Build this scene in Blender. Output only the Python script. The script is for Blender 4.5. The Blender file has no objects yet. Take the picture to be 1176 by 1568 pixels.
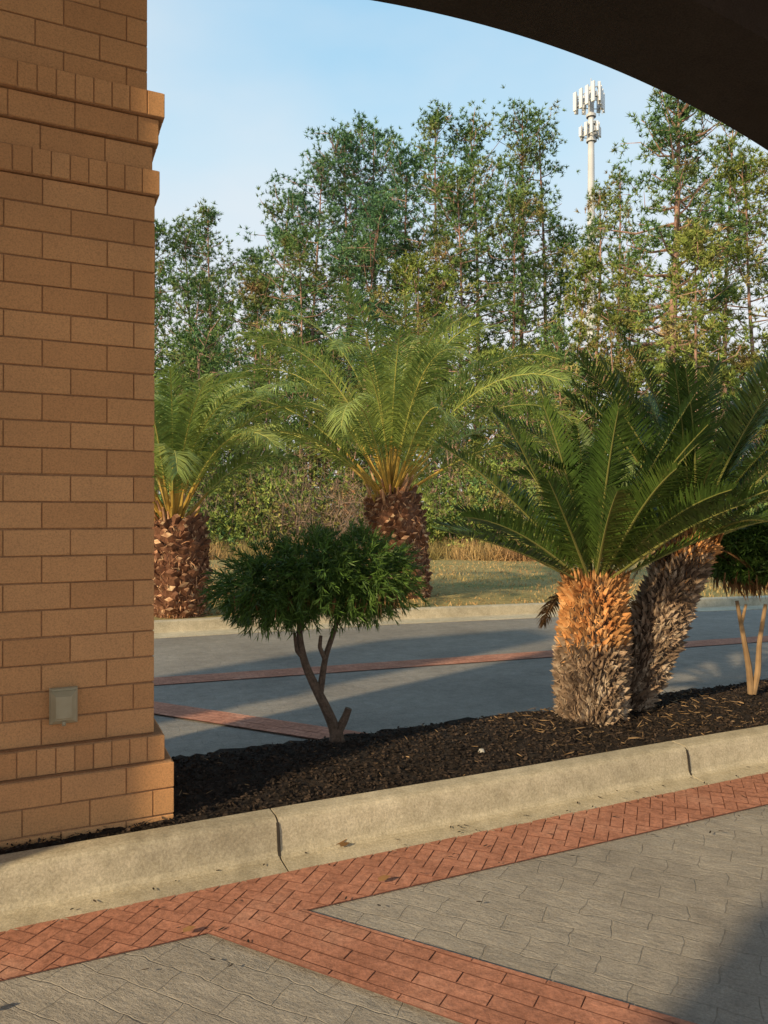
import bpy, math, random
import numpy as np
from mathutils import Vector, Matrix
random.seed(7); rng=np.random.default_rng(7)
R=math.radians
col=bpy.context.scene.collection
F_=1154.0; HOR=790.0
def px(x,Y,y):  # measured sight lines to world metres at depth Y
    return np.array([(x-588)/F_*Y, Y, 1.3+(HOR-y)/F_*Y])
ANG=math.atan(.465); D=np.array([math.cos(ANG),math.sin(ANG),0]); N=np.array([-math.sin(ANG),math.cos(ANG),0])
C0=np.array([-.89,2.92,0]); UP=np.array([0,0,1.])
def U(u,v,z=0): return C0+D*u+N*v+UP*z

# ---------------- materials
def newmat(name):
    m=bpy.data.materials.new(name); m.use_nodes=True
    nt=m.node_tree; b=nt.nodes['Principled BSDF']; return m,nt,b
def N_(nt,t,**k):
    n=nt.nodes.new(t)
    for a,v in k.items(): setattr(n,a,v)
    return n
def coords(nt,rot=0):
    tc=N_(nt,'ShaderNodeTexCoord'); mp=N_(nt,'ShaderNodeMapping'); mp.inputs['Rotation'].default_value=(0,0,rot)
    nt.links.new(tc.outputs['Object'],mp.inputs[0]); return mp.outputs[0]
def noise(nt,vec,scale,detail=4,rough=.6):
    n=N_(nt,'ShaderNodeTexNoise'); n.inputs['Scale'].default_value=scale; n.inputs['Detail'].default_value=detail; n.inputs['Roughness'].default_value=rough
    nt.links.new(vec,n.inputs['Vector']); return n.outputs['Fac']
def ramp(nt,fac,stops):
    r=N_(nt,'ShaderNodeValToRGB'); e=r.color_ramp.elements
    while len(e)<len(stops): e.new(.5)
    for i,(p,c) in enumerate(stops):
        e[i].position=p; e[i].color=(*c,1) if len(c)==3 else c
    nt.links.new(fac,r.inputs[0]); return r.outputs[0]
def mixc(nt,f,a,b,mode='MIX'):
    m=N_(nt,'ShaderNodeMix',data_type='RGBA',blend_type=mode)
    if isinstance(f,(int,float)): m.inputs[0].default_value=f
    else: nt.links.new(f,m.inputs[0])
    for i,x in ((6,a),(7,b)):
        if isinstance(x,tuple): m.inputs[i].default_value=(*x,1)
        else: nt.links.new(x,m.inputs[i])
    return m.outputs[2]
def mrange(nt,f,a,b,c,d):
    m=N_(nt,'ShaderNodeMapRange'); m.inputs[1].default_value=a; m.inputs[2].default_value=b; m.inputs[3].default_value=c; m.inputs[4].default_value=d
    nt.links.new(f,m.inputs[0]); return m.outputs[0]
def island(nt):
    return N_(nt,'ShaderNodeNewGeometry').outputs['Random Per Island']
def bump(nt,b,h,s,d=.01):
    n=N_(nt,'ShaderNodeBump'); n.inputs['Strength'].default_value=s; n.inputs['Distance'].default_value=d
    nt.links.new(h,n.inputs['Height']); nt.links.new(n.outputs[0],b.inputs['Normal'])
def gmat(name,stops,scale,rough=.9,bmp=.0,bd=.01,isl=0.,fine=0,spec=.3):
    m,nt,b=newmat(name); v=coords(nt)
    c=ramp(nt,noise(nt,v,scale,6 if fine else 2),stops)
    if fine: c=mixc(nt,1.,c,ramp(nt,noise(nt,v,fine,3,.8),[(.3,(.65,.65,.65)),(.7,(1.25,1.25,1.25))]),'MULTIPLY')
    if isl:
        g=mrange(nt,island(nt),0,1,1-isl,1+isl); cc=N_(nt,'ShaderNodeCombineColor')
        for i in range(3): nt.links.new(g,cc.inputs[i])
        c=mixc(nt,1.,c,cc.outputs[0],'MULTIPLY')
    nt.links.new(c,b.inputs['Base Color']); b.inputs['Roughness'].default_value=rough; b.inputs['Specular IOR Level'].default_value=spec
    if bmp: bump(nt,b,noise(nt,v,fine or scale*4,5,.7),bmp,bd)
    return m
def leafmat(name,stops,scale,isl=.35,trans=.3,rough=.55,spec=.3):
    m=gmat(name,stops,scale,rough,isl=isl,spec=spec); nt=m.node_tree; b=nt.nodes['Principled BSDF']
    src=b.inputs['Base Color'].links[0].from_socket; out=nt.nodes['Material Output'].inputs[0]
    if trans==0:
        df=N_(nt,'ShaderNodeBsdfDiffuse'); nt.links.new(src,df.inputs[0]); nt.links.new(df.outputs[0],out); nt.nodes.remove(b); return m
    t=N_(nt,'ShaderNodeBsdfTranslucent'); ms=N_(nt,'ShaderNodeMixShader'); ms.inputs[0].default_value=trans
    nt.links.new(src,t.inputs[0]); nt.links.new(t.outputs[0],ms.inputs[2])
    if spec<=.3:
        df=N_(nt,'ShaderNodeBsdfDiffuse'); nt.links.new(src,df.inputs[0]); nt.links.new(df.outputs[0],ms.inputs[1]); nt.nodes.remove(b)
    else: nt.links.new(b.outputs[0],ms.inputs[1])
    nt.links.new(ms.outputs[0],out); return m

M={}
def brickmat():
    m,nt,b=newmat('orange_brick'); v=coords(nt)
    c=ramp(nt,island(nt),[(0,(.55,.285,.122)),(.5,(.60,.318,.138)),(1,(.64,.350,.158))])
    c=mixc(nt,1.,c,ramp(nt,noise(nt,v,2.2,4),[(.3,(.86,.86,.87)),(.7,(1.07,1.05,1.03))]),'MULTIPLY')
    c=mixc(nt,1.,c,ramp(nt,noise(nt,v,160,3,.8),[(.33,(.74,.72,.72)),(.5,(1,1,1)),(.72,(1.16,1.14,1.12))]),'MULTIPLY')
    nt.links.new(c,b.inputs['Base Color']); b.inputs['Roughness'].default_value=.85
    bump(nt,b,noise(nt,v,140,4,.8),.35,.004); return m
M['brick']=brickmat()
M['mortar']=gmat('mortar',[(.3,(.36,.20,.10)),(.7,(.46,.265,.14))],9,.95,.3,.003,fine=120)
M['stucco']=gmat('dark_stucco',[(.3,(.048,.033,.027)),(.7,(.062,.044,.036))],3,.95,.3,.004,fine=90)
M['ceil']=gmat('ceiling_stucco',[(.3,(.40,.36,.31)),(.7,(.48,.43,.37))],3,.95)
def concmat():
    m,nt,b=newmat('concrete'); v=coords(nt)
    c=ramp(nt,noise(nt,v,1.6,7,.65),[(.3,(.36,.32,.24)),(.5,(.50,.445,.33)),(.68,(.60,.535,.405))])
    c=mixc(nt,1.,c,ramp(nt,noise(nt,v,13,6,.75),[(.32,(.78,.77,.74)),(.6,(1.05,1.05,1.05))]),'MULTIPLY')
    c=mixc(nt,1.,c,ramp(nt,noise(nt,v,110,3,.8),[(.3,(.70,.69,.68)),(.7,(1.22,1.22,1.22))]),'MULTIPLY')
    nt.links.new(c,b.inputs['Base Color']); b.inputs['Roughness'].default_value=.9
    bump(nt,b,noise(nt,v,45,6,.8),.6,.006); return m
M['conc']=concmat()
M['joint']=gmat('joint',[(.3,(.03,.025,.02)),(.7,(.06,.05,.04))],9)
def pavemat(name,k_,rot):
    m,nt,b=newmat(name); v=coords(nt,rot)
    w=N_(nt,'ShaderNodeTexBrick'); w.offset=.5
    for k,x in (('Scale',1),('Mortar Size',.003),('Mortar Smooth',1.),('Brick Width',.21),('Row Height',.105),('Bias',0)): w.inputs[k].default_value=x
    w.inputs['Color1'].default_value=(.95,.95,.95,1); w.inputs['Color2'].default_value=(1.05,1.05,1.05,1); w.inputs['Mortar'].default_value=(.88,.87,.85,1)
    nz=N_(nt,'ShaderNodeTexNoise'); nz.inputs['Scale'].default_value=9; nt.links.new(v,nz.inputs['Vector'])
    vm=N_(nt,'ShaderNodeVectorMath',operation='MULTIPLY_ADD'); vm.inputs[1].default_value=(.045,.045,0); nt.links.new(nz.outputs['Color'],vm.inputs[0]); nt.links.new(v,vm.inputs[2])
    nt.links.new(vm.outputs[0],w.inputs['Vector'])
    q=lambda r,g,b: (r*k_,g*k_,b*k_)
    c=ramp(nt,noise(nt,v,1.1,8,.65),[(.3,q(.26,.235,.205)),(.5,q(.345,.315,.275)),(.7,q(.42,.385,.335))])
    c=mixc(nt,1.,c,w.outputs['Color'],'MULTIPLY')
    c=mixc(nt,1.,c,ramp(nt,noise(nt,v,12,6,.75),[(.3,(.80,.80,.80)),(.7,(1.15,1.15,1.15))]),'MULTIPLY')
    c=mixc(nt,1.,c,ramp(nt,noise(nt,v,110,3,.8),[(.3,(.72,.72,.72)),(.7,(1.22,1.22,1.22))]),'MULTIPLY')
    nt.links.new(c,b.inputs['Base Color']); b.inputs['Roughness'].default_value=.8
    mm=N_(nt,'ShaderNodeMath',operation='MULTIPLY_ADD'); mm.inputs[1].default_value=-.22
    mp=N_(nt,'ShaderNodeMapping'); mp.inputs['Scale'].default_value=(9,20,9); nt.links.new(v,mp.inputs[0])
    nt.links.new(w.outputs['Fac'],mm.inputs[0]); nt.links.new(noise(nt,mp.outputs[0],1,7,.75),mm.inputs[2])
    bump(nt,b,mm.outputs[0],.9,.016); return m
M['pave']=pavemat('grey_pavers',1.,R(27))
M['road_shade']=pavemat('road_surface_shade',.70,R(-20))  # paver colour darkened to paint in the shade beyond the bed
M['redbrick']=gmat('red_paver',[(.3,(.36,.155,.10)),(.55,(.46,.21,.14)),(.8,(.51,.28,.20))],4,.85,.7,.005,isl=.07,fine=45)
M['redjoint']=gmat('red_paver_joint',[(.3,(.27,.12,.085)),(.7,(.35,.16,.12))],5,.95)
M['mulch']=gmat('mulch',[(.3,(.020,.015,.013)),(.6,(.040,.029,.023)),(.8,(.065,.046,.035))],30,1,1,.03,fine=60)
M['chip']=gmat('mulch_chip',[(.3,(.022,.016,.013)),(.7,(.056,.038,.028))],8,.95,isl=.6)
M['straw']=gmat('straw_bits',[(.3,(.16,.10,.05)),(.7,(.30,.20,.11))],8,.9,isl=.5)
M['lawn']=gmat('dormant_grass',[(.3,(.19,.19,.065)),(.5,(.35,.27,.11)),(.7,(.16,.185,.055))],.45,1,1,.06,fine=9)
M['drygrass']=leafmat('dry_grass',[(.3,(.42,.24,.12)),(.5,(.54,.37,.17)),(.7,(.32,.27,.10))],.4,.4,.3,.8)
M['soil']=gmat('soil',[(.3,(.05,.04,.02)),(.7,(.09,.07,.035))],1.,1)
M['needleA']=leafmat('pine_needles',[(.30,(.085,.17,.070)),(.52,(.155,.245,.080)),(.64,(.22,.25,.085)),(.76,(.36,.22,.13))],.55,.45,0,.6,.3)
M['needleB']=leafmat('pine_needles_blue',[(.30,(.080,.175,.105)),(.56,(.13,.24,.105)),(.70,(.19,.25,.09)),(.80,(.34,.21,.13))],.5,.45,0,.6,.3)
M['needleC']=leafmat('pine_needles_yellow',[(.30,(.14,.22,.055)),(.50,(.25,.30,.075)),(.61,(.31,.28,.10)),(.71,(.40,.25,.145))],.55,.45,0,.6,.3)
M['underA']=leafmat('shrub_leaves',[(.3,(.075,.12,.04)),(.5,(.17,.21,.05)),(.62,(.24,.20,.07)),(.74,(.33,.18,.10))],.45,.5,0,.6,.3)
M['twig']=gmat('bare_twigs',[(.3,(.16,.11,.075)),(.7,(.32,.22,.15))],1,.9,isl=.4)
M['bark']=gmat('pine_bark',[(.3,(.26,.145,.11)),(.7,(.48,.30,.23))],2.5,.95,.6,.05,fine=8)
M['barkgrey']=gmat('shrub_bark',[(.3,(.08,.055,.04)),(.7,(.17,.12,.09))],30,.9,.6,.005,fine=90)
M['date']=leafmat('date_palm_leaf',[(.3,(.20,.28,.065)),(.6,(.30,.36,.09)),(.8,(.42,.42,.11))],1.,.35,.35,.6,.35)
M['daterach']=gmat('date_palm_rachis',[(.3,(.38,.39,.09)),(.7,(.50,.45,.12))],3,.6)
M['datebase']=gmat('date_palm_petiole',[(.3,(.42,.25,.05)),(.7,(.52,.37,.08))],6,.6)
M['dtrunk']=gmat('date_palm_trunk',[(.3,(.15,.065,.04)),(.7,(.29,.14,.08))],12,.95,.5,.01,fine=50)
M['dcut']=gmat('date_palm_boot',[(.3,(.25,.11,.06)),(.5,(.42,.23,.13)),(.7,(.60,.43,.26))],9,.9,isl=.5)
M['sago']=leafmat('sago_leaf',[(.3,(.050,.10,.022)),(.6,(.095,.155,.030)),(.8,(.19,.23,.05))],1.5,.35,.22,.40,.45)
M['sagor']=gmat('sago_rachis',[(.3,(.17,.19,.05)),(.7,(.27,.26,.08))],3,.6)
M['sfuzz']=gmat('sago_cone_scale',[(.3,(.36,.15,.05)),(.5,(.52,.26,.10)),(.7,(.62,.38,.18))],14,.95,isl=.45)
M['sgrey']=gmat('sago_old_scale',[(.3,(.12,.08,.055)),(.5,(.25,.175,.12)),(.7,(.42,.34,.26))],14,.95,isl=.5)
M['score']=gmat('sago_trunk_core',[(.3,(.04,.025,.02)),(.7,(.09,.06,.04))],14,.95)
M['podo']=leafmat('podocarpus_leaf',[(.3,(.060,.125,.026)),(.6,(.10,.185,.036)),(.8,(.18,.25,.055))],6,.45,.25,.5,.35)
M['deadleaf']=leafmat('dead_leaf',[(.3,(.16,.09,.045)),(.7,(.32,.19,.09))],8,.4,.25,.8)
M['steel']=gmat('galvanised_steel',[(.3,(.48,.49,.50)),(.7,(.60,.61,.62))],.6,.5)
M['panel']=gmat('antenna_panel',[(.3,(.70,.71,.72)),(.7,(.80,.80,.80))],.6,.5)
M['stone']=gmat('pale_stone',[(.3,(.35,.34,.31)),(.7,(.5,.48,.44))],60,.8)
M['plastic']=gmat('weathered_plastic',[(.3,(.36,.31,.20)),(.7,(.45,.40,.28))],12,.5)

# ---------------- mesh builder
class MB:
    def __init__(s): s.V=[];s.G=[];s.n=0;s.mats=[]
    def mi(s,m):
        if m not in s.mats: s.mats.append(m)
        return s.mats.index(m)
    def add(s,V,Fc,m):
        V=np.asarray(V,float).reshape(-1,3); Fc=np.asarray(Fc,int)
        s.V.append(V); s.G.append((Fc+s.n,s.mi(m))); s.n+=len(V)
    def build(s,name,parent=None,smooth=False):
        V=np.concatenate(s.V); me=bpy.data.meshes.new(name)
        idx=np.concatenate([g.ravel() for g,_ in s.G]); sizes=np.concatenate([np.full(len(g),g.shape[1]) for g,_ in s.G])
        mi=np.concatenate([np.full(len(g),m) for g,m in s.G])
        st=np.concatenate([[0],np.cumsum(sizes)[:-1]])
        me.vertices.add(len(V)); me.vertices.foreach_set('co',V.ravel().astype(np.float32))
        me.loops.add(len(idx)); me.loops.foreach_set('vertex_index',idx.astype(np.int32))
        me.polygons.add(len(sizes)); me.polygons.foreach_set('loop_start',st.astype(np.int32))
        for k in s.mats: me.materials.append(M[k])
        me.polygons.foreach_set('material_index',mi.astype(np.int32))
        me.polygons.foreach_set('use_smooth',np.full(len(sizes),smooth))
        me.update(calc_edges=True); me.validate()
        o=bpy.data.objects.new(name,me); col.objects.link(o)
        if parent: o.parent=parent
        return o
    def box(s,o,a,b,c,m):
        o,a,b,c=map(np.asarray,(o,a,b,c))
        V=[o,o+a,o+a+b,o+b,o+c,o+a+c,o+a+b+c,o+b+c]
        s.add(V,[[0,3,2,1],[4,5,6,7],[0,1,5,4],[1,2,6,5],[2,3,7,6],[3,0,4,7]],m)
    def tube(s,P,r,m,k=8,cap=True):
        P=np.asarray(P,float); n=len(P); r=np.broadcast_to(r,(n,))
        T=np.gradient(P,axis=0); T/=np.linalg.norm(T,axis=1)[:,None]+1e-9
        ref=np.array([.31,.95,.05]) if abs(T[0][2])>.6 else np.array([0,0,1.])
        A=np.cross(T,ref); A/=np.linalg.norm(A,axis=1)[:,None]+1e-9; B=np.cross(T,A)
        th=np.arange(k)*2*math.pi/k
        V=P[:,None]+r[:,None,None]*(np.cos(th)[None,:,None]*A[:,None]+np.sin(th)[None,:,None]*B[:,None])
        i=np.arange(n-1)[:,None]*k; j=np.arange(k)[None]; j2=(j+1)%k
        Fq=np.stack([i+j,i+j2,i+k+j2,i+k+j],-1).reshape(-1,4)
        s.add(V.reshape(-1,3),Fq,m)
        if cap: 
            s.add(V[-1],[list(range(k))],m)
    def blades(s,c,d,L,w,m,flat=None):
        c=np.asarray(c);n=len(c)
        if n==0:return
        side=np.cross(d,rng.normal(size=(n,3))) if flat is None else flat
        side/=np.linalg.norm(side,axis=1)[:,None]+1e-9
        L=np.broadcast_to(L,(n,))[:,None]; w=np.broadcast_to(w,(n,))[:,None]
        V=np.stack([c-side*w*.35,c+side*w*.35,c+d*L*.5+side*w*.5,c+d*L,c+d*L*.5-side*w*.5],1).reshape(-1,3)
        s.add(V,(np.arange(n)[:,None]*5+np.arange(5)[None]),m)
    def needles(s,c,axis,k,L,w,m,spread=1.,rl=.3):
        c=np.repeat(np.asarray(c),k,0); a=np.repeat(np.broadcast_to(axis,(len(c)//k,3)),k,0)
        d=a+rng.normal(size=c.shape)*spread; d/=np.linalg.norm(d,axis=1)[:,None]
        n=len(c); side=np.cross(d,rng.normal(size=(n,3))); side/=np.linalg.norm(side,axis=1)[:,None]
        LL=L*(1-rl+2*rl*rng.random((n,1)))
        V=np.stack([c-side*w*.5,c+side*w*.5,c+d*LL],1).reshape(-1,3)
        s.add(V,np.arange(n*3).reshape(-1,3),m)

# ---------------- ground surfaces
def sheet(name,pts,z,m,):
    b=MB(); b.add([(p[0],p[1],z) for p in pts],[list(range(len(pts)))],m); return b.build(name)
def vl(u,v): p=U(u,v); return (p[0],p[1])
sheet('ground',[(-900,-300),(900,-300),(900,1500),(-900,1500)],-.03,'soil')
FC=[(-30,-1.5),(-12,4.6),(-6,7.0),(-2.48,8.3),(.1,9.35),(2.36,10.05),(5.66,10.9),(12,12.2),(30,14)]
sheet('pavement',[(-30,-25),(30,-25),(30,14.0),(12,12.3),(5.66,11.0),(2.36,10.15),(.1,9.45),(-2.48,8.4),(-6,7.1),(-12,4.7),(-30,-1.4)],0,'pave')
sheet('road_shade',[vl(-11,.75),vl(11,.75),(12,12.15),(5.66,10.85),(2.36,10.0),(.1,9.3),(-2.48,8.25),(-6,6.95),(-12,4.55)],.003,'road_shade')  # overlay sheet whose darker colour stands in for shade
import bmesh
def band(name,P,z,mode,ang,bw=.052,bl=.104):
    P=[Vector((p[0],p[1],0)) for p in P]
    cx=sum((p.x for p in P))/4; cy=sum((p.y for p in P))/4
    ext=max((p-Vector((cx,cy,0))).length for p in P)+.3
    bm=bmesh.new(); ca,sa=math.cos(ang),math.sin(ang); g=.0019
    lo=[min(((p.x-cx)*ca+(p.y-cy)*sa) for p in P)-.2,max(((p.x-cx)*ca+(p.y-cy)*sa) for p in P)+.2]
    lo2=[min((-(p.x-cx)*sa+(p.y-cy)*ca) for p in P)-.2,max((-(p.x-cx)*sa+(p.y-cy)*ca) for p in P)+.2]
    def inside(x,y):
        for i in range(4):
            a,b_=P[i],P[(i+1)%4]; e=b_-a; nrm=Vector((e.y,-e.x,0)).normalized()
            if (Vector((x,y,0))-a).dot(nrm)>.15: return False
        return True
    def q(x0,y0,w,h):
        xm,ym=x0+w/2,y0+h/2
        if not(lo[0]-.1<xm<lo[1]+.1 and lo2[0]-.1<ym<lo2[1]+.1): return
        if not inside(cx+xm*ca-ym*sa,cy+xm*sa+ym*ca): return
        dz=random.uniform(-.0008,.0008)
        gg=g+random.uniform(-.0010,.0008)
        pts=[(x0+gg,y0+g),(x0+w-g,y0+gg),(x0+w-gg,y0+h-g),(x0+g,y0+h-gg)]
        bm.faces.new([bm.verts.new((cx+a*ca-b*sa,cy+a*sa+b*ca,z+.003+dz)) for a,b in pts])
    if mode=='run':
        r=0;y=lo2[0]
        while y<lo2[1]:
            x=lo[0]+(bl/2 if r%2 else 0)
            while x<lo[1]: q(x,y,bl,bw); x+=bl
            y+=bw;r+=1
    else:
        n=int(ext/bw)+6
        for i in range(-n,n):
            for j in range(-n,n):
                k=(i-j)%4
                if k==0: q(i*bw,j*bw,2*bw,bw)
                elif k==3: q(i*bw,j*bw,bw,2*bw)
    for i in range(4):
        a,b_=P[i],P[(i+1)%4]; e=b_-a; nrm=Vector((e.y,-e.x,0)).normalized()
        bmesh.ops.bisect_plane(bm,geom=bm.verts[:]+bm.edges[:]+bm.faces[:],plane_co=a,plane_no=nrm,clear_outer=True)
    me=bpy.data.meshes.new(name+'_pavers'); bm.to_mesh(me); me.materials.append(M['redbrick'])
    o=bpy.data.objects.new('pavers',me); col.objects.link(o)
    b=MB(); b.add([(p.x,p.y,z) for p in P],[[0,1,2,3]],'redjoint'); base=b.build(name); o.parent=base
band('brick_band',[vl(-6,-.64),vl(9,-.70),vl(9,-.385),vl(-6,-.385)],.004,'her',ANG+R(45))
def ext(p,q,t): return (p[0]+(q[0]-p[0])*t,p[1]+(q[1]-p[1])*t)
L0=(-.56,2.345);L1=(.187,1.93);R0=(-.275,2.48);R1=(.77,1.93)
band('brick_band',[L0,ext(L0,L1,6),ext(R0,R1,5),R0],.0095,'run',math.atan2(-.54,1),.056,.22)
band('brick_band',[(-8,3.55),(12,10.6),(12,10.9),(-8,3.85)],.007,'run',math.atan2(.352,1))
band('brick_band',[(-3.6,5.98),(.6,3.85),(.72,4.05),(-3.5,6.2)],.0125,'run',math.atan2(-.5,1))

# kerb
def kerb(name,path,prof,m='conc'):
    b=MB(); path=np.array(path,float); 
    T=np.gradient(path,axis=0); T/=np.linalg.norm(T,axis=1)[:,None]
    NN=np.stack([-T[:,1],T[:,0]],1)
    prof=np.array(prof); k=len(prof)
    V=np.concatenate([np.c_[path[i][0]+NN[i][0]*prof[:,0],path[i][1]+NN[i][1]*prof[:,0],prof[:,1]] for i in range(len(path))])
    i=np.arange(len(path)-1)[:,None]*k; j=np.arange(k-1)[None]
    Fq=np.stack([i+j,i+k+j,i+k+j+1,i+j+1],-1).reshape(-1,4)
    b.add(V,Fq,m); b.add(V[:k],[list(range(k))],m); b.add(V[-k:],[list(range(k))],m)
    return b
prof=[(.0,-.02),(.0,.145),(-.006,.152),(-.075,.152),(-.094,.147),(-.105,.136),(-.112,.115),(-.124,.035),(-.135,.019),(-.150,.013),(-.245,.006),(-.247,-.02)]
kb=MB()
cuts=[-7,-5.2,-3.3,-1.5,.42,2.53,4.6,6.6,8.6,10.6]
for i in range(len(cuts)-1):
    us=np.linspace(cuts[i]+.004,cuts[i+1]-.004,14)
    path=[vl(u,-.145+.004*math.sin(u*3.1)) for u in us]
    b=kerb('k',path,prof); 
    for v in b.V: kb.V.append(v)
    for g,mm in b.G: kb.G.append((g+kb.n,0))
    kb.n+=b.n
kb.mats=['conc']
for c in cuts[1:-1]:
    pr=[(x+.003 if x>-.2 else x+.01,z-.006) for x,z in prof]
    path=[vl(c-.006,-.149),vl(c+.006,-.149)]
    b=kerb('j',path,pr,m='joint')
    kb.mi('joint')
    for v in b.V: kb.V.append(v)
    for g,mm in b.G: kb.G.append((g+kb.n,1))
    kb.n+=b.n
kb.build('kerb',smooth=False)
def dense(P,n=8):
    out=[]
    for i in range(len(P)-1):
        for t in np.linspace(0,1,n,endpoint=False): out.append(ext(P[i],P[i+1],t))
    return out+[P[-1]]
fk=kerb('far',dense(FC),[(.16,-.02),(.16,.125),(.15,.135),(.03,.135),(.012,.125),(0,.02),(-.02,.014),(-.32,.010),(-.322,-.02)])
fk.build('kerb')
# lawn
lw=MB(); fd=dense(FC,10); nv=34
rows=[]
for (x,y) in fd:
    for j in range(nv):
        t=(j/(nv-1))**2*140
        X=x*(1+t*.02); Yy=y+.155+t
        rows.append((X,Yy,.118+ (0.03*math.sin(X*1.1)*math.sin(Yy*.7) if j>1 else 0)))
k=nv; i=np.arange(len(fd)-1)[:,None]*k; j=np.arange(k-1)[None]
lw.add(rows,np.stack([i+j,i+k+j,i+k+j+1,i+j+1],-1).reshape(-1,4),'lawn'); 
n=22000; yy=9.0+rng.random(n)**1.2*14; xx=(rng.random(n)-.5)*1.2*yy
fy=np.interp(xx,[p[0] for p in FC],[p[1] for p in FC]); ok=yy>fy+.22
c=np.c_[xx,yy,np.full(n,.11)][ok]; d=np.c_[rng.normal(size=(len(c),2))*.5,np.ones(len(c))]; d/=np.linalg.norm(d,axis=1)[:,None]
lw.blades(c,d,.03+.05*rng.random(len(c)),.018,'drygrass')
lw.build('lawn')

# mulch bed
mb=MB(); us=np.linspace(-6,10.5,420)
rows=[]
for u in us:
    edge=.68+.03*math.sin(u*1.7)+.02*math.sin(u*4.1)
    for kk in range(34):
        v=-.148+(edge+.148)*kk/30 if kk<=30 else edge+(kk-30)*.05
        z=.135+.03*math.exp(-((v-.3)/.25)**2)+random.uniform(-.010,.010)
        if kk>30: z=.135*(1-(kk-30)/3)-.01
        if kk<2: z=.135+random.uniform(-.01,.012)
        rows.append(U(u,v,z))
k=34; i=np.arange(len(us)-1)[:,None]*k; j=np.arange(k-1)[None]
mb.add(rows,np.stack([i+j,i+k+j,i+k+j+1,i+j+1],-1).reshape(-1,4),'mulch')
def scatter(n,m,L,w,ur=(-1.5,5.5),lift=.02,vr=(-.13,.66)):
    u=rng.uniform(*ur,n); v=rng.uniform(*vr,n)
    z=.137+.03*np.exp(-((v-.3)/.25)**2)+rng.random(n)*lift
    c=C0+u[:,None]*D+v[:,None]*N+z[:,None]*UP
    a=rng.uniform(0,6.28,n); d=np.c_[np.cos(a),np.sin(a),rng.normal(0,.3,n)]; d/=np.linalg.norm(d,axis=1)[:,None]
    mb.blades(c,d,L*(.4+rng.random(n)),w*(.5+rng.random(n)),m)
scatter(26000,'chip',.018,.008,lift=.012); scatter(420,'straw',.030,.004,lift=.02); scatter(600,'straw',.05,.005,ur=(1.9,3.6),lift=.02)
mb.build('mulch_bed')

# ---------------- portico
port=bpy.data.objects.new('brick_portico',None); col.objects.link(port)
CH=.0990
ROWS=[(.064,'r',.065),(.163,'r',.065),(.262,'r',.065),(.361,'s',.035)]
z=.46
for i in range(21): ROWS.append((z,'r',0)); z+=CH
ROWS+=[(z,'s',.016),(z+CH,'r',-.008),(z+2*CH,'r',.012),(z+3*CH,'s',.032)]
z+=4*CH
while z<4.45: ROWS.append((z,'r',-.026)); z+=CH
def pier(pos,L,w,name):
    b=MB(); g=.0031; dep=.05
    for ri,(z,ty,pr) in enumerate(ROWS):
        s=pr-.0055
        b.box(pos+D*(s)-N*s+UP*z, -D*(L+2*s), N*(w+2*s), UP*CH,'mortar')
        gv=g*1.7 if ri==14 else g
        def face(o,dirv,length,nrm,trim):
            if ty=='s': bl=.064
            else: bl=.2235
            x=0 if (ri%2==0 or ty=='s') else -bl/2
            if ty=='r': x-=.035 if ri%2 else .05
            while x<length:
                x0=max(x,0)+ (g*.6 if x>0 else 0); x1=min(x+bl,length)-(g*.6 if x+bl<length else 0)
                if x1-x0>.012:
                    jz=random.uniform(-.0009,.0009); jp=random.uniform(-.0016,.0012)
                    b.box(o+dirv*x0+nrm*jp+UP*(z+gv+jz),dirv*(x1-x0),-nrm*dep,UP*(CH-gv-g),'brick')
                x+=bl
        face(pos+D*pr-N*pr,-D,L+2*pr,-N,0)
        o2=pos+D*pr-N*pr+N*(dep+.008)
        face(o2,N,w+2*pr-2*(dep+.008),D,0)
        o3=pos-D*(L+pr)-N*pr+N*(dep+.008)
        face(o3,N,w+2*pr-2*(dep+.008),-D,0)
        face(pos+D*pr+N*(w+pr),-D,L+2*pr,N,0)
    o=b.build(name,port)
    mod=o.modifiers.new('b','BEVEL'); mod.width=.0018; mod.segments=1; mod.limit_method='ANGLE'
    return o
pier(C0,1.9,.7,'front_pier')
pier(U(4.6+1.9,0),1.9,.7,'front_pier_far')
def at(x,y): return np.array([x,y,0.])
pier(at(-1.55,-1.80),1.2,.7,'rear_shade_pier')  # added out of view to throw shadow on the near right paving
pier(U(-2.05,-.80),.8,.75,'return_shade_pier')  # unseen stub added to keep the sun off the front pier face
pier(U(-4.75,0),1.9,.7,'outer_shade_pier')  # unseen, added to cast a shadow streak across the far paving
AR=8.2; um=2.3; za=4.16
ab=MB(); uu=np.linspace(0.002,4.598,41)
zz=za-(uu-um)**2/(2*AR)
vf,vb=.012,.69; n=len(uu)
V=np.concatenate([[U(u,vf,z_) for u,z_ in zip(uu,zz)],[U(u,vb,z_) for u,z_ in zip(uu,zz)],[U(u,vf,4.5) for u in uu],[U(u,vb,4.5) for u in uu]])
i=np.arange(n-1)
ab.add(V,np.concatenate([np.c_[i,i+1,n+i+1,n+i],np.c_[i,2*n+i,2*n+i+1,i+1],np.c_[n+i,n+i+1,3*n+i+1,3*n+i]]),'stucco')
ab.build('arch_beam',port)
rb=MB(); rb.box(U(-2.9,.95,4.502),D*10.9,-N*7.6,UP*.05,'ceil'); rb.box(U(-3.0,1.05,4.554),D*11.1,-N*7.8,UP*.35,'stucco'); rb.build('roof',port)

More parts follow.
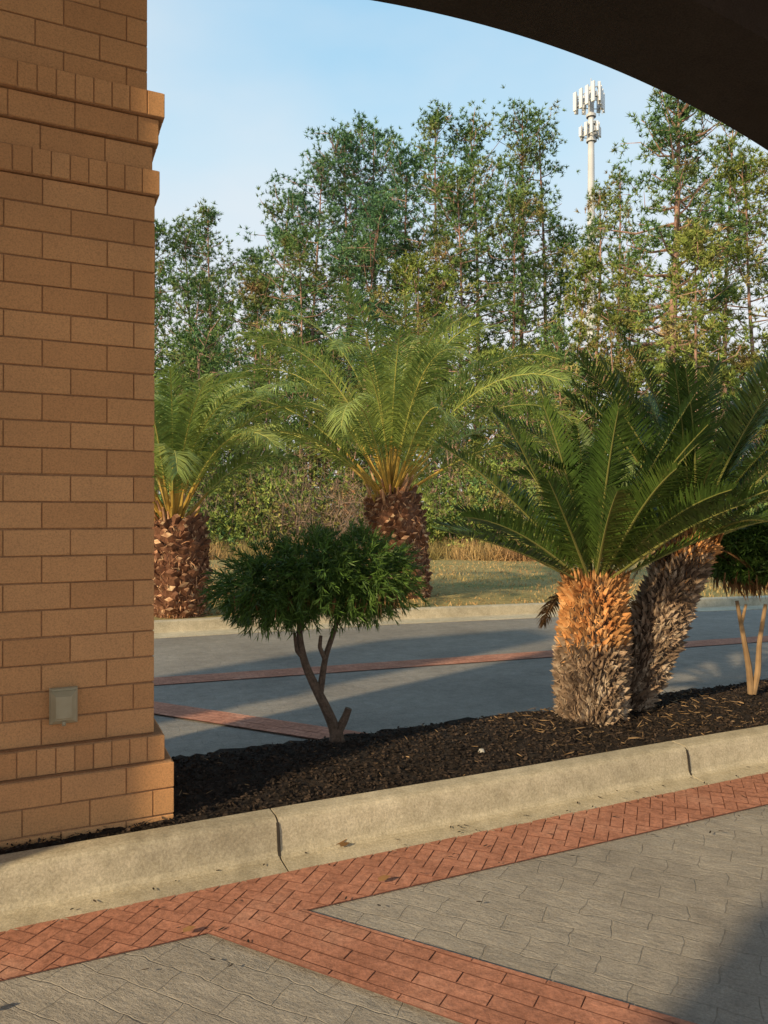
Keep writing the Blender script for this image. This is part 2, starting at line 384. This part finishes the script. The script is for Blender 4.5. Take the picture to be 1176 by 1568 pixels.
# outlet box
ob=MB()
u0=-.323; z0=.604
def fr(a,b,c): return U(u0+a,-b-.004,z0+c)
def rbox(a0,a1,b0,b1,c0,c1,ch,m):
    V=[fr(a0,b0,c0),fr(a1,b0,c0),fr(a1,b0,c1),fr(a0,b0,c1),
       fr(a0,b1-ch,c0),fr(a1,b1-ch,c0),fr(a1,b1-ch,c1),fr(a0,b1-ch,c1),
       fr(a0+ch,b1,c0+ch),fr(a1-ch,b1,c0+ch),fr(a1-ch,b1,c1-ch),fr(a0+ch,b1,c1-ch)]
    Fq=[]
    for k_ in (0,4):
        for q_ in range(4): Fq.append([k_+q_,k_+(q_+1)%4,k_+4+(q_+1)%4,k_+4+q_])
    Fq.append([8,9,10,11]); ob.add(V,Fq,m)
rbox(-.048,.048,0,.016,-.066,.066,.004,'plastic')
rbox(-.042,.042,.016,.052,-.056,.058,.012,'plastic')
rbox(-.030,.030,.050,.058,-.040,.046,.004,'plastic')
ob.tube([fr(-.04,.03,.062),fr(.04,.03,.062)],.006,'plastic')
ob.tube([fr(0,.05,-.052),fr(0,.058,-.062)],.007,'plastic')
ob.build('outlet_cover')

# ---------------- palms
def frond(b,base,az,el,L,droop,nl,ll,lw,m,mr,fwd=.5,vee=.35,ld=.25,start=.12,twist=0,pet=None,rr=.012,power=1.4,jj=.10):
    n=14; s=np.linspace(0,1,n); e=el-droop*s**power
    h=np.array([math.cos(az),math.sin(az),0])
    step=(np.cos(e)[:,None]*h+np.sin(e)[:,None]*UP)*(L/(n-1))
    P=base+np.concatenate([[np.zeros(3)],np.cumsum(step[:-1],0)])
    sw=np.cross(h,UP)*twist; P=P+ (s**2)[:,None]*sw*L
    b.tube(P,np.linspace(rr,rr*.25,n),mr,5,False)
    if pet: b.tube(P[:4],np.linspace(rr*2.0,rr*1.1,4),pet,5,False)
    t=np.linspace(start,1,nl); 
    Q=np.stack([np.interp(t,s,P[:,i]) for i in range(3)],1)
    T=np.stack([np.interp(t,s,np.gradient(P[:,i])) for i in range(3)],1); T/=np.linalg.norm(T,axis=1)[:,None]
    S0=np.cross(h,UP); S=np.broadcast_to(S0,T.shape); W=np.cross(S,T); W/=np.linalg.norm(W,axis=1)[:,None]+1e-9
    roll=random.gauss(0,.35); S,W=S*math.cos(roll)+W*math.sin(roll), W*math.cos(roll)-S*math.sin(roll)
    for sg in (-1,1):
        jit=rng.normal(0,jj,(nl,3))
        f=fwd+ .9*np.clip((t-.8)/.2,0,1)
        d=S*sg+T*f[:,None]+W*vee+jit; d/=np.linalg.norm(d,axis=1)[:,None]
        x=(t-start)/(1-start)
        prof=(np.sin(math.pi*np.clip(.14+.80*x,0,1))**.55)
        l=ll*prof*(.88+.24*rng.random(nl)); l=l[:,None]
        sd=T-d*(T*d).sum(1)[:,None]; sd/=np.linalg.norm(sd,axis=1)[:,None]
        w=lw*(.7+.3*prof)[:,None]
        m1=Q+d*l*.5-UP*l*ld*.12; tip=Q+d*l-UP*l*ld
        V=np.stack([Q-sd*w*.3,Q+sd*w*.3,m1+sd*w*.5,tip,m1-sd*w*.5],1).reshape(-1,3)
        I=np.arange(nl)[:,None]*5
        b.add(V,np.concatenate([I+np.array([[0,1,2,4]])]),m); b.add(V,np.concatenate([I+np.array([[4,2,3]])]),m)

def bosses(b,base,top,rf,n,w,h,dep,m,mcut=None,lift=.5,jit=.15,zr=(0,1),aj=.05):
    base=np.asarray(base);top=np.asarray(top);ax=top-base;H=np.linalg.norm(ax);ax/=H
    A=np.cross(ax,[0,1,0.]);A/=np.linalg.norm(A);B=np.cross(ax,A)
    for i in range(n):
        t=(i+.5)/n; 
        if not(zr[0]<=t<=zr[1]): continue
        th=i*2.39996+random.gauss(0,aj); o=A*math.cos(th)+B*math.sin(th); s=np.cross(ax,o)
        c=base+ax*(t*H+random.gauss(0,aj*.1))+o*rf(t)*.97; ww=w*random.uniform(1-jit,1+jit);hh=h*random.uniform(1-jit,1+jit);dd=dep*random.uniform(1-2*jit,1+2*jit)
        tl=random.gauss(0,aj*2); s2=s*math.cos(tl)+ax*math.sin(tl); ax2=ax*math.cos(tl)-s*math.sin(tl)
        dia=[c-s2*ww,c-ax2*hh,c+s2*ww,c+ax2*hh]
        q=c+o*dd+ax2*hh*lift
        if mcut:
            f=random.uniform(.35,.65); up=[q-s2*ww*f,q-ax2*hh*f*.7,q+s2*ww*f,q+ax2*hh*f*.7+o*dd*-.3]
            V=dia+up; b.add(V,[[0,1,5,4],[1,2,6,5],[2,3,7,6],[3,0,4,7]],m); b.add(up,[[0,1,2,3]],mcut if random.random()<.8 else m)
        else:
            b.add(dia+[q],[[0,1,4],[1,2,4],[2,3,4],[3,0,4]],m)

def date_palm(name,base,top,rb_,rt,nf,L,seed,elr=(88,36),ll=.44):
    random.seed(seed); b=MB(); base=np.array(base);top=np.array(top)
    rf=lambda t: rb_+(rt-rb_)*min(1,t*1.4)**.8+ (0.03*math.sin(t*3)) 
    ts=np.linspace(0,1,10); b.tube([base+(top-base)*t for t in ts],[rf(t) for t in ts],'dtrunk',20)
    bosses(b,base,top,rf,210,.085,.060,.065,'dtrunk','dcut',.9,.32,(0,1),.10)
    ax=(top-base); nn=1500; t=rng.random(nn); th=rng.uniform(0,6.28,nn); rr=np.array([rf(x) for x in t])
    o=np.c_[np.cos(th),np.sin(th),np.zeros(nn)]; c=base+ax*t[:,None]+o*rr[:,None]*1.02
    d=o*.35+UP*rng.uniform(-1,1,nn)[:,None]+rng.normal(0,.4,(nn,3)); d/=np.linalg.norm(d,axis=1)[:,None]
    b.blades(c,d,.09,.012,'dcut')
    nn=700; th=rng.uniform(0,6.28,nn); c=base+np.c_[np.cos(th)*rb_*1.0,np.sin(th)*rb_*1.0,rng.uniform(0,.28,nn)]
    d=np.c_[np.cos(th)*.4,np.sin(th)*.4,-np.ones(nn)]; d/=np.linalg.norm(d,axis=1)[:,None]
    b.blades(c,d,.14,.02,'dcut')
    for i in range(nf):
        t=(i+.5)/nf; az=i*2.39996+random.gauss(0,.15)
        el=R(elr[0]-(elr[0]-elr[1])*t**.8+random.gauss(0,6)); l=L*(.75+.25*math.sin(math.pi*min(1,.25+t*.7)))*random.uniform(.88,1.1)
        rr=rt*.55*t; bp=top+np.array([math.cos(az)*rr,math.sin(az)*rr,.12-.10*t])
        frond(b,bp,az,el,l,R(random.uniform(70,112)),100,ll,.018,'date','daterach',.8,.26,.34,.20,random.gauss(0,.07),'datebase',.014,2.1,.13)
    for i in range(40):
        az=random.uniform(0,6.28); h=random.uniform(-.12,.22); rr=rt*random.uniform(.35,.95)
        p=top+np.array([math.cos(az)*rr,math.sin(az)*rr,h-.12]); q=p+np.array([math.cos(az)*.13,math.sin(az)*.13,random.uniform(.14,.30)])
        b.tube([p,(p+q)/2,q],[.028,.020,.012],random.choice(['datebase','dcut']),5)
    return b.build(name)
date_palm('date_palm',(.38,10.9,.1),(.10,10.9,1.60),.25,.36,36,3.3,3)
date_palm('date_palm',(-2.42,9.0,.1),(-2.52,9.0,1.26),.27,.33,24,2.2,5,(86,44),.36)

def sago(name,base,top,r0,r1,nf,L,seed,fuzz=.45,elmin=-8,bias=None):
    random.seed(seed); b=MB(); base=np.array(base);top=np.array(top)
    rf=lambda t: r0+(r1-r0)*t+.02*math.sin(t*5)
    ts=np.linspace(0,1,8); b.tube([base+(top-base)*t for t in ts],[rf(t) for t in ts],'score',18)
    bosses(b,base,top,rf,900,.014,.026,.036,'sgrey',None,1.1,.35,(0,1-fuzz+.06))
    bosses(b,base,top,rf,1000,.014,.026,.038,'sfuzz',None,1.3,.35,(1-fuzz,1))
    ax=top-base; H=np.linalg.norm(ax); ax=ax/H
    nn=4200; t=rng.random(nn); th=rng.uniform(0,6.28,nn); rr=np.array([rf(x) for x in t])
    o=np.c_[np.cos(th),np.sin(th),np.zeros(nn)]; c=base+ax*(t*H)[:,None]+o*rr[:,None]
    d=o*.40+ax*rng.uniform(-1.1,1.0,nn)[:,None]+rng.normal(0,.3,(nn,3)); d/=np.linalg.norm(d,axis=1)[:,None]
    hi=t+rng.normal(0,.06,nn)>1-fuzz
    b.blades(c[hi],d[hi],.045,.006,'sfuzz'); b.blades(c[~hi],d[~hi],.05,.006,'sgrey')
    nn=260; th=rng.uniform(0,6.28,nn); rr=r1*rng.random(nn)**.5
    c=top+np.c_[np.cos(th)*rr,np.sin(th)*rr,rng.uniform(-.03,.02,nn)]; d=np.c_[np.cos(th)*.4,np.sin(th)*.4,np.ones(nn)]; d/=np.linalg.norm(d,axis=1)[:,None]
    b.blades(c,d,.07,.016,'sfuzz')
    for i in range(nf):
        t=(i+.5)/nf; az=i*2.39996+random.gauss(0,.2)
        el=R(84-(84-elmin)*t**.9+random.gauss(0,7)); l=L*random.uniform(.82,1.12)*(1-.10*t)
        bp=top+np.array([math.cos(az)*r1*.4*t,math.sin(az)*r1*.4*t,-.02])
        frond(b,bp,az,el,l,R(random.uniform(10,34)),70,.165,.0125,'sago','sagor',.72,.42,.06,.16,random.gauss(0,.08),None,.009,1.7,.09)
    for i in range(4):
        az=random.uniform(0,3.1)
        frond(b,top+np.array([math.cos(az)*r1*.5,math.sin(az)*r1*.5,-.03]),az,R(-15),.45,R(60),26,.10,.01,'deadleaf','deadleaf',.6,.2,.4,.2,0,None,.006)
    return b.build(name)
sago('sago_palm',(1.17,4.27,.12),(1.20,4.30,.93),.155,.180,35,1.14,11,.45,24)
sago('sago_palm',(1.42,4.50,.12),(1.86,4.56,1.16),.11,.16,38,1.28,12,.12,18)

def lumpy(n,c,rad,flat=.0):
    d=rng.normal(size=(n,3)); d/=np.linalg.norm(d,axis=1)[:,None]
    r=(.55+.45*rng.random(n)**.5)
    lump=1+.13*np.sin(d[:,0]*5+1)+.12*np.sin(d[:,1]*6+2)+.10*np.sin(d[:,0]*11+d[:,2]*9)+rng.normal(0,.06,n)
    p=d*(r*lump)[:,None]*np.array(rad); p[:,2]=np.where(p[:,2]<0,p[:,2]*.6,p[:,2])
    return c+p,d
def P_(x,y,Y=3.85,dy=0): q=px(x,Y,y); q[1]+=dy; return q
def smooth(P,n=24):
    P=np.array(P); t=np.linspace(0,len(P)-1,n); i=np.arange(len(P))
    Q=np.stack([np.interp(t,i,P[:,k]) for k in range(3)],1)
    for _ in range(2): Q[1:-1]=(Q[:-2]+2*Q[1:-1]+Q[2:])/4
    return Q
tb=MB()
tb.tube(smooth([P_(512,1142),P_(515,1120),P_(500,1085),P_(482,1050),P_(466,1015),P_(458,975),P_(460,945),P_(452,900)]),np.linspace(.034,.011,24),'barkgrey',8)
tb.tube(smooth([P_(522,1142),P_(518,1120),P_(528,1100),P_(534,1084)]),np.linspace(.028,.018,24),'barkgrey',8)
tb.tube(smooth([P_(490,1062),P_(494,1030,dy=.03),P_(498,1005,dy=.04),P_(512,965,dy=.05),P_(524,925,dy=.05),P_(545,890)]),np.linspace(.020,.009,24),'barkgrey',8)
tb.tube(smooth([P_(466,1010),P_(455,995,dy=-.02),P_(452,968,dy=-.03)]),np.linspace(.013,.008,24),'barkgrey',7)
tb.tube(smooth([P_(497,1008),P_(490,990,dy=-.02),P_(492,972,dy=-.03)]),np.linspace(.013,.009,24),'barkgrey',7)
for _ in range(26):
    a=P_(random.choice([455,525]),random.uniform(895,935)); q=a+np.array([random.uniform(-.35,.35),random.uniform(-.3,.3),random.uniform(.02,.16)])
    tb.tube([a,(a+q)/2+np.array([0,0,.03]),q],[.009,.006,.003],'barkgrey',5)
for c,rad,n in ((P_(416,898),(.21,.27,.145),430),(P_(555,882),(.21,.27,.155),470),(P_(485,878),(.27,.30,.15),430),(P_(490,905),(.38,.28,.08),260)):
    pts,d=lumpy(n,c,rad)
    ax=d*.9+np.array([0,0,-.15])+rng.normal(0,.25,(n,3)); ax/=np.linalg.norm(ax,axis=1)[:,None]
    # feathery shoots: leaves set along a short drooping stem
    cc=np.repeat(pts,24,0); aa=np.repeat(ax,24,0)
    off=rng.random((len(cc),1))*.12
    dd=aa*.9+rng.normal(0,.42,cc.shape)+np.array([0,0,-.2]); dd/=np.linalg.norm(dd,axis=1)[:,None]
    tb.blades(cc+aa*off-UP*off*off*2.0,dd,.032+.028*rng.random(len(cc)),.0052,'podo')
n=420; x=rng.uniform(-.40,.40,n); c=P_(490,905)+np.c_[x,rng.uniform(-.28,.22,n),rng.uniform(-.03,.02,n)]
d=np.c_[rng.normal(0,.2,(n,2)),-np.ones(n)]; d/=np.linalg.norm(d,axis=1)[:,None]
tb.blades(c,d,.05+.05*rng.random(n),.008,'deadleaf')
n=160; c=P_(585,895)+rng.normal(0,1,(n,3))*np.array([.05,.08,.03]); d=np.c_[rng.normal(0,.3,(n,2)),-np.ones(n)]; d/=np.linalg.norm(d,axis=1)[:,None]
tb.blades(c,d,.09,.010,'deadleaf')
tb.build('topiary_shrub')
sb=MB(); Y2=4.75
sb.tube(smooth([P_(1150,1062,Y2),P_(1146,1020,Y2),P_(1138,975,Y2),P_(1128,920,Y2)]),np.linspace(.022,.011,24),'straw',8)
sb.tube(smooth([P_(1152,1062,Y2),P_(1160,1030,Y2),P_(1162,985,Y2),P_(1172,925,Y2)]),np.linspace(.022,.011,24),'straw',8)
sb.tube(smooth([P_(1140,985,Y2),P_(1134,960,Y2),P_(1142,925,Y2)]),np.linspace(.013,.008,24),'straw',8)
for c,rad,n in ((P_(1175,830,Y2),(.30,.3,.16),700),(P_(1150,870,Y2),(.24,.25,.12),400)):
    pts,d=lumpy(n,c,rad); cc=np.repeat(pts,13,0); dd=np.repeat(d,13,0)*.6+rng.normal(0,.6,cc.shape)+np.array([0,0,-.2]); dd/=np.linalg.norm(dd,axis=1)[:,None]
    sb.blades(cc,dd,.06,.009,'podo')
n=260; c=P_(1155,880,Y2)+rng.normal(0,1,(n,3))*np.array([.12,.12,.03]); d=np.c_[rng.normal(0,.25,(n,2)),-np.ones(n)]; d/=np.linalg.norm(d,axis=1)[:,None]
sb.blades(c,d,.12,.012,'deadleaf')
sb.build('topiary_shrub')

# ---------------- pines
def pine(b,x,y,H,Rc,dens,leaf,c0=.42,z0=.1,tuft=12,nl=.24,nw=.05,gap=.0,cs=.30,ncl=(7,12),tm=1.):
    tr=(H*.0065+.03)*tm
    lean=np.array([random.gauss(0,.02),random.gauss(0,.015),0])*H
    ts=np.linspace(0,1,9); w1,w2=random.uniform(0,6),random.uniform(0,6)
    P=np.array([[x,y,z0]]+lean*0)+ts[:,None]*UP*H+(ts**1.5)[:,None]*lean+np.c_[np.sin(ts*5+w1)*.18,np.sin(ts*4+w2)*.15,ts*0]
    b.tube(P,tr*(1-.85*ts),'bark',8,False)
    def tp(t): return np.array([np.interp(t,ts,P[:,k]) for k in range(3)])
    nb=int(34*dens); C=[];A=[]
    for i in range(nb):
        t=c0+(1-c0)*((i+random.random())/nb)**.85; q=(t-c0)/(1-c0)
        prof=math.sqrt(max(.14,1-abs(q-.48)**2/.34)) 
        l=Rc*prof*random.uniform(.45,1.25); az=i*2.39996+random.gauss(0,.6)
        h=np.array([math.cos(az),math.sin(az),0]); el=R(8+50*q**1.5+random.gauss(0,12))
        p0=tp(min(t,.95)); e=p0+h*l*math.cos(el)+UP*l*math.sin(el)*.7; mid=(p0+e)/2-UP*.10*l
        b.tube([p0,mid,e],[min(.12,tr*.30*(1.1-q*.6)),min(.08,tr*.2*(1.1-q*.6)),.015],'bark',4,False)
        ns=max(2,int(l*1.4+1))
        for k in range(ns+1):
            f=.35+.65*k/ns; base=p0+(e-p0)*f; sp=l*.22*(1.2-f*.5)
            cpt=base+np.array([random.gauss(0,sp),random.gauss(0,sp),random.gauss(.2,.25)])
            if random.random()<gap+.25*(1-f): continue
            b.tube([base,cpt],[.022,.01],'bark',3,False)
            m_=random.randint(*ncl); g=rng.normal(0,1,(m_,3))*np.array([1,1,.62])*cs*random.uniform(.7,1.2)
            C.append(cpt+g); A.append(np.tile(UP*.45,(m_,1))+g*1.2)
    C.append(P[-1]+rng.normal(0,.30,(16,3))*np.array([1.2,1.2,.7])); A.append(np.tile(UP,(16,1)))
    C=np.concatenate(C);A=np.concatenate(A)
    b.needles(C,A,tuft,nl,nw,leaf,.75,.2)
random.seed(21)
pines=[(240,350,44,2.5,1,'needleA'),(292,345,47,2.3,.9,'needleA'),(330,322,45,2.0,1,'needleA'),(385,385,46,2.0,.9,'needleB'),
(425,300,44,2.5,1,'needleB'),(478,250,43,3.0,1.2,'needleB'),(530,203,43,3.3,1.4,'needleB'),(585,192,45,3.2,1.4,'needleB'),
(662,182,44,2.5,1.1,'needleA'),(625,250,39,3.0,1.2,'needleB'),(735,185,44,2.9,1.2,'needleA'),(790,162,43,2.3,1.2,'needleA'),(832,178,44,1.8,1.,'needleA'),
(700,270,38,2.8,1.1,'needleA'),(775,300,38,2.2,1.,'needleA'),(850,350,46,1.3,.6,'needleA'),(560,330,38,2.9,1.1,'needleB'),(470,370,38,2.7,1.,'needleA'),(395,430,40,2.5,1.,'needleA'),(650,400,36,2.4,1.,'needleC'),
(905,300,40,1.3,.7,'needleA'),(1028,142,32,3.1,1.6,'needleA'),(955,250,44,2.0,.7,'needleA'),(1110,185,40,2.2,.9,'needleA'),(1172,240,33,2.6,1.1,'needleC'),(1240,180,36,3,1.1,'needleA'),(190,300,44,3,1.1,'needleA'),(1080,360,28,1.8,.8,'needleC'),(880,400,36,2.0,.9,'needleC'),(960,400,38,2.3,.9,'needleC'),(290,430,40,2.5,.9,'needleA')]
for (x,yt,Y,rc,dn,lf) in pines:
    b=MB(); p=px(x,Y,yt); big=(x==1028)
    pine(b,p[0],Y,p[2]-.1,rc,dn,lf,c0=.34 if big else random.uniform(.32,.45),gap=.08,tm=1.9 if big else 1.); b.build('pine_tree')
b=MB()
for i in range(28):
    Y=random.uniform(50,58); x=-36+i*2.7+random.gauss(0,.8); H=random.uniform(10.5,15)
    pine(b,x,Y,H,random.uniform(2.4,3.2),.85,random.choice(['needleA','needleC','needleB']),c0=.10,tuft=8,nl=.45,nw=.10,cs=.5,ncl=(6,10))
b.build('distant_tree_line')
b=MB()
for i in range(50):
    Y=random.uniform(27,36); x=(-.62+1.30*((i*.618)%1))*Y; H=random.uniform(4.5,9.5)
    pine(b,x,Y,H,random.uniform(1.4,2.3),.62,random.choice(['needleC','needleA','underA','needleA']),c0=.06,tuft=11,nl=.20,nw=.05,gap=.05,cs=.30,ncl=(6,11))
b.build('understorey_trees')
b=MB()
for i in range(270):
    Y=21.3+9*random.random()**1.15; x=random.uniform(-.66,.72)*Y; h=random.uniform(.7,2.5)+(Y-21)*.22; r=random.uniform(.6,1.5)
    n=int(160*r); d=rng.normal(size=(n,3)); d/=np.linalg.norm(d,axis=1)[:,None]
    c=np.array([x,Y,h*.5])+d*(rng.random((n,1))**.4)*np.array([r,r,h*.55])*(1+.22*np.sin(d[:,0:1]*7+i)+.18*np.sin(d[:,2:3]*9+i*2))
    kind=random.random(); 
    if kind<.82: b.needles(c,d*.5+UP*.3,6,.13,.07,random.choice(['underA','needleC','underA','needleA']),.8)
    else: b.needles(c,d*.7+UP*.4,3,.35,.018,'twig',.7)
    for _ in range(3):
        q=np.array([x+random.gauss(0,r*.6),Y+random.gauss(0,.4),h*random.uniform(.7,1.15)]); p=np.array([x+random.gauss(0,.3),Y,0.1])
        b.tube([p,(p+q)/2+rng.normal(0,.15,3),q],[.022,.014,.005],'twig',4,False)
for i in range(26):
    Y=random.uniform(23,31); x=random.uniform(-.62,.68)*Y; H=random.uniform(2.5,6); p=np.array([x,Y,.1])
    t=p+np.array([random.gauss(0,.5),random.gauss(0,.4),H]); b.tube([p,(p+t)/2+rng.normal(0,.2,3),t],[.05,.03,.008],'twig',5,False)
    n=70; f=rng.uniform(.3,1,(n,1)); c=p+(t-p)*f; b.needles(c,UP*.5,1,.8,.018,'twig',.7)
b.build('undergrowth')
b=MB(); n=12000; Y=rng.uniform(19.8,22.2,n); x=rng.uniform(-.62,.66,n)*Y
dn=np.sin(x*.9)+np.sin(x*2.1+1)+rng.normal(0,.6,n); ok=dn>.0
hh=.35+.3*rng.random(ok.sum())
c=np.c_[x,Y,np.full(n,.1)][ok]; b.needles(c,UP*.8,3,.50,.028,'drygrass',.38,.5)
b.build('dry_grass')

# ---------------- cell tower
b=MB(); Yt=85; Xt=(906-588)/F_*Yt; zt=lambda y:1.3+(HOR-y)/F_*Yt
b.tube([(Xt,Yt,0),(Xt,Yt,25),(Xt,Yt,zt(132))],[.75,.5,.30],'steel',14)
b.tube([(Xt,Yt,zt(132)),(Xt,Yt,zt(118))],[.07,.04],'steel',6)
for (yc,rad,ph,pw,npn) in ((151,2.0,2.2,.42,4),(199,1.35,1.5,.34,3)):
    zc=zt(yc)
    for dz in (-.5,.5):
        ring=[(Xt+rad*.93*math.cos(a),Yt+rad*.93*math.sin(a),zc+dz) for a in np.linspace(0,2*math.pi,4)+.6]
        for q in range(3): b.tube([ring[q],ring[q+1]],.05,'steel',6)
    for s3 in range(3):
        a0=.6+s3*2.094; a1=a0+2.094
        c0=np.array([math.cos(a0),math.sin(a0),0])*rad; c1=np.array([math.cos(a1),math.sin(a1),0])*rad
        b.tube([np.array([Xt,Yt,zc]),np.array([Xt,Yt,zc])+(c0+c1)/2],.08,'steel',6)
        nn=(c0+c1)/2; nn/=np.linalg.norm(nn); sd=np.cross(nn,UP)
        for q in range(npn):
            f=(q+.5)/npn; p=np.array([Xt,Yt,zc])+c0*(1-f)+c1*f
            hgt=ph*random.choice([1,.95,.7]); b.tube([p-UP*ph*.55,p+UP*ph*.55],.04,'steel',5)
            b.box(p+nn*.1-sd*pw/2-UP*hgt/2,sd*pw,nn*.18,UP*hgt,'panel')
            b.box(p-nn*.3-sd*.15-UP*.5,sd*.3,nn*.18,UP*.6,'steel')
for y_ in (176,188,214):
    b.tube([(Xt,Yt,zt(y_)-.15),(Xt,Yt,zt(y_)+.15)],[.55,.55],'steel',12)
b.build('cell_tower')

# litter
b=MB()
n=110
c=np.array([U(u,v,.018) for u,v in zip(rng.uniform(-1,4,n),np.where(rng.random(n)<.6,rng.uniform(-.42,-.27,n),rng.uniform(-.95,-.4,n)))]); a=rng.uniform(0,6.28,n)
b.blades(c,np.c_[np.cos(a),np.sin(a),np.zeros(n)+.05],.010+.02*rng.random(n),.007,'chip',flat=np.c_[-np.sin(a),np.cos(a),np.zeros(n)+.1])
for X,Yy,s in ((-.02,2.655,.035),(-.195,2.95,.04),(-.17,2.93,.03),(-.62,2.33,.03),(-1.05,1.96,.03),(.1,3.1,.025)):
    b.blades(np.array([[X,Yy,.022]]),np.array([[.9,.3,.15]]),s*1.4,s*.7,'deadleaf',flat=np.array([[-.3,.9,.3]]))
b.build('fallen_leaves')
b=MB(); p=U(1.55,.1,.155)
th=np.linspace(0,6.28,9)[:-1]
b.add([p+np.array([.018*math.cos(t),.014*math.sin(t),0]) for t in th]+[p+np.array([.011*math.cos(t),.009*math.sin(t),.014]) for t in th],[[i,(i+1)%8,8+(i+1)%8,8+i] for i in range(8)],'stone')
b.add([p+np.array([.011*math.cos(t),.009*math.sin(t),.014]) for t in th],[list(range(8))],'stone'); b.build('pebble')

# ---------------- light
EL=24; az=R(225)
w=bpy.data.worlds.new('World'); bpy.context.scene.world=w; w.use_nodes=True; nt=w.node_tree
sky=nt.nodes.new('ShaderNodeTexSky'); sky.sky_type='NISHITA'; sky.sun_disc=False; sky.sun_elevation=R(EL); sky.sun_rotation=az; sky.air_density=1.0; sky.dust_density=1.5; sky.ozone_density=1.2
tc=N_(nt,'ShaderNodeTexCoord'); sx=N_(nt,'ShaderNodeSeparateXYZ'); nt.links.new(tc.outputs['Generated'],sx.inputs[0])
mp=N_(nt,'ShaderNodeMapping'); mp.inputs['Scale'].default_value=(1,1,2.2); nt.links.new(tc.outputs['Generated'],mp.inputs[0])
cl=noise(nt,mp.outputs[0],1.6,5,.5)
haze=ramp(nt,sx.outputs[2],[(0.,(6.6,6.3,6.0)),(.24,(6.2,6.4,6.6)),(.42,(3.9,5.8,7.0)),(.60,(2.2,4.6,6.6)),(1,(1.2,2.7,4.4))])
hz=mixc(nt,mrange(nt,cl,.42,.68,0,.5),haze,(6.7,6.6,6.5))
c=mixc(nt,.88,sky.outputs[0],hz)
nt.links.new(c,nt.nodes['Background'].inputs[0]); nt.nodes['Background'].inputs[1].default_value=.145
sl=bpy.data.lights.new('sun','SUN'); sl.energy=5.0; sl.angle=R(1.2); sl.color=(1,.77,.46)
so=bpy.data.objects.new('sun',sl); col.objects.link(so)
sd=Vector((-.7071*math.cos(R(EL)),-.7071*math.cos(R(EL)),math.sin(R(EL))))
so.rotation_euler=sd.to_track_quat('Z','Y').to_euler()
cam=bpy.data.cameras.new('camera'); co=bpy.data.objects.new('camera',cam); col.objects.link(co)
cam.sensor_fit='HORIZONTAL'; cam.sensor_width=36; cam.lens=F_/1176*36; cam.clip_end=3000; cam.clip_start=.05
co.location=(0,0,1.3); co.rotation_euler=(R(90.3),0,0)
sc=bpy.context.scene; sc.camera=co
sc.view_settings.view_transform='Standard'; sc.view_settings.look='None'; sc.view_settings.exposure=0
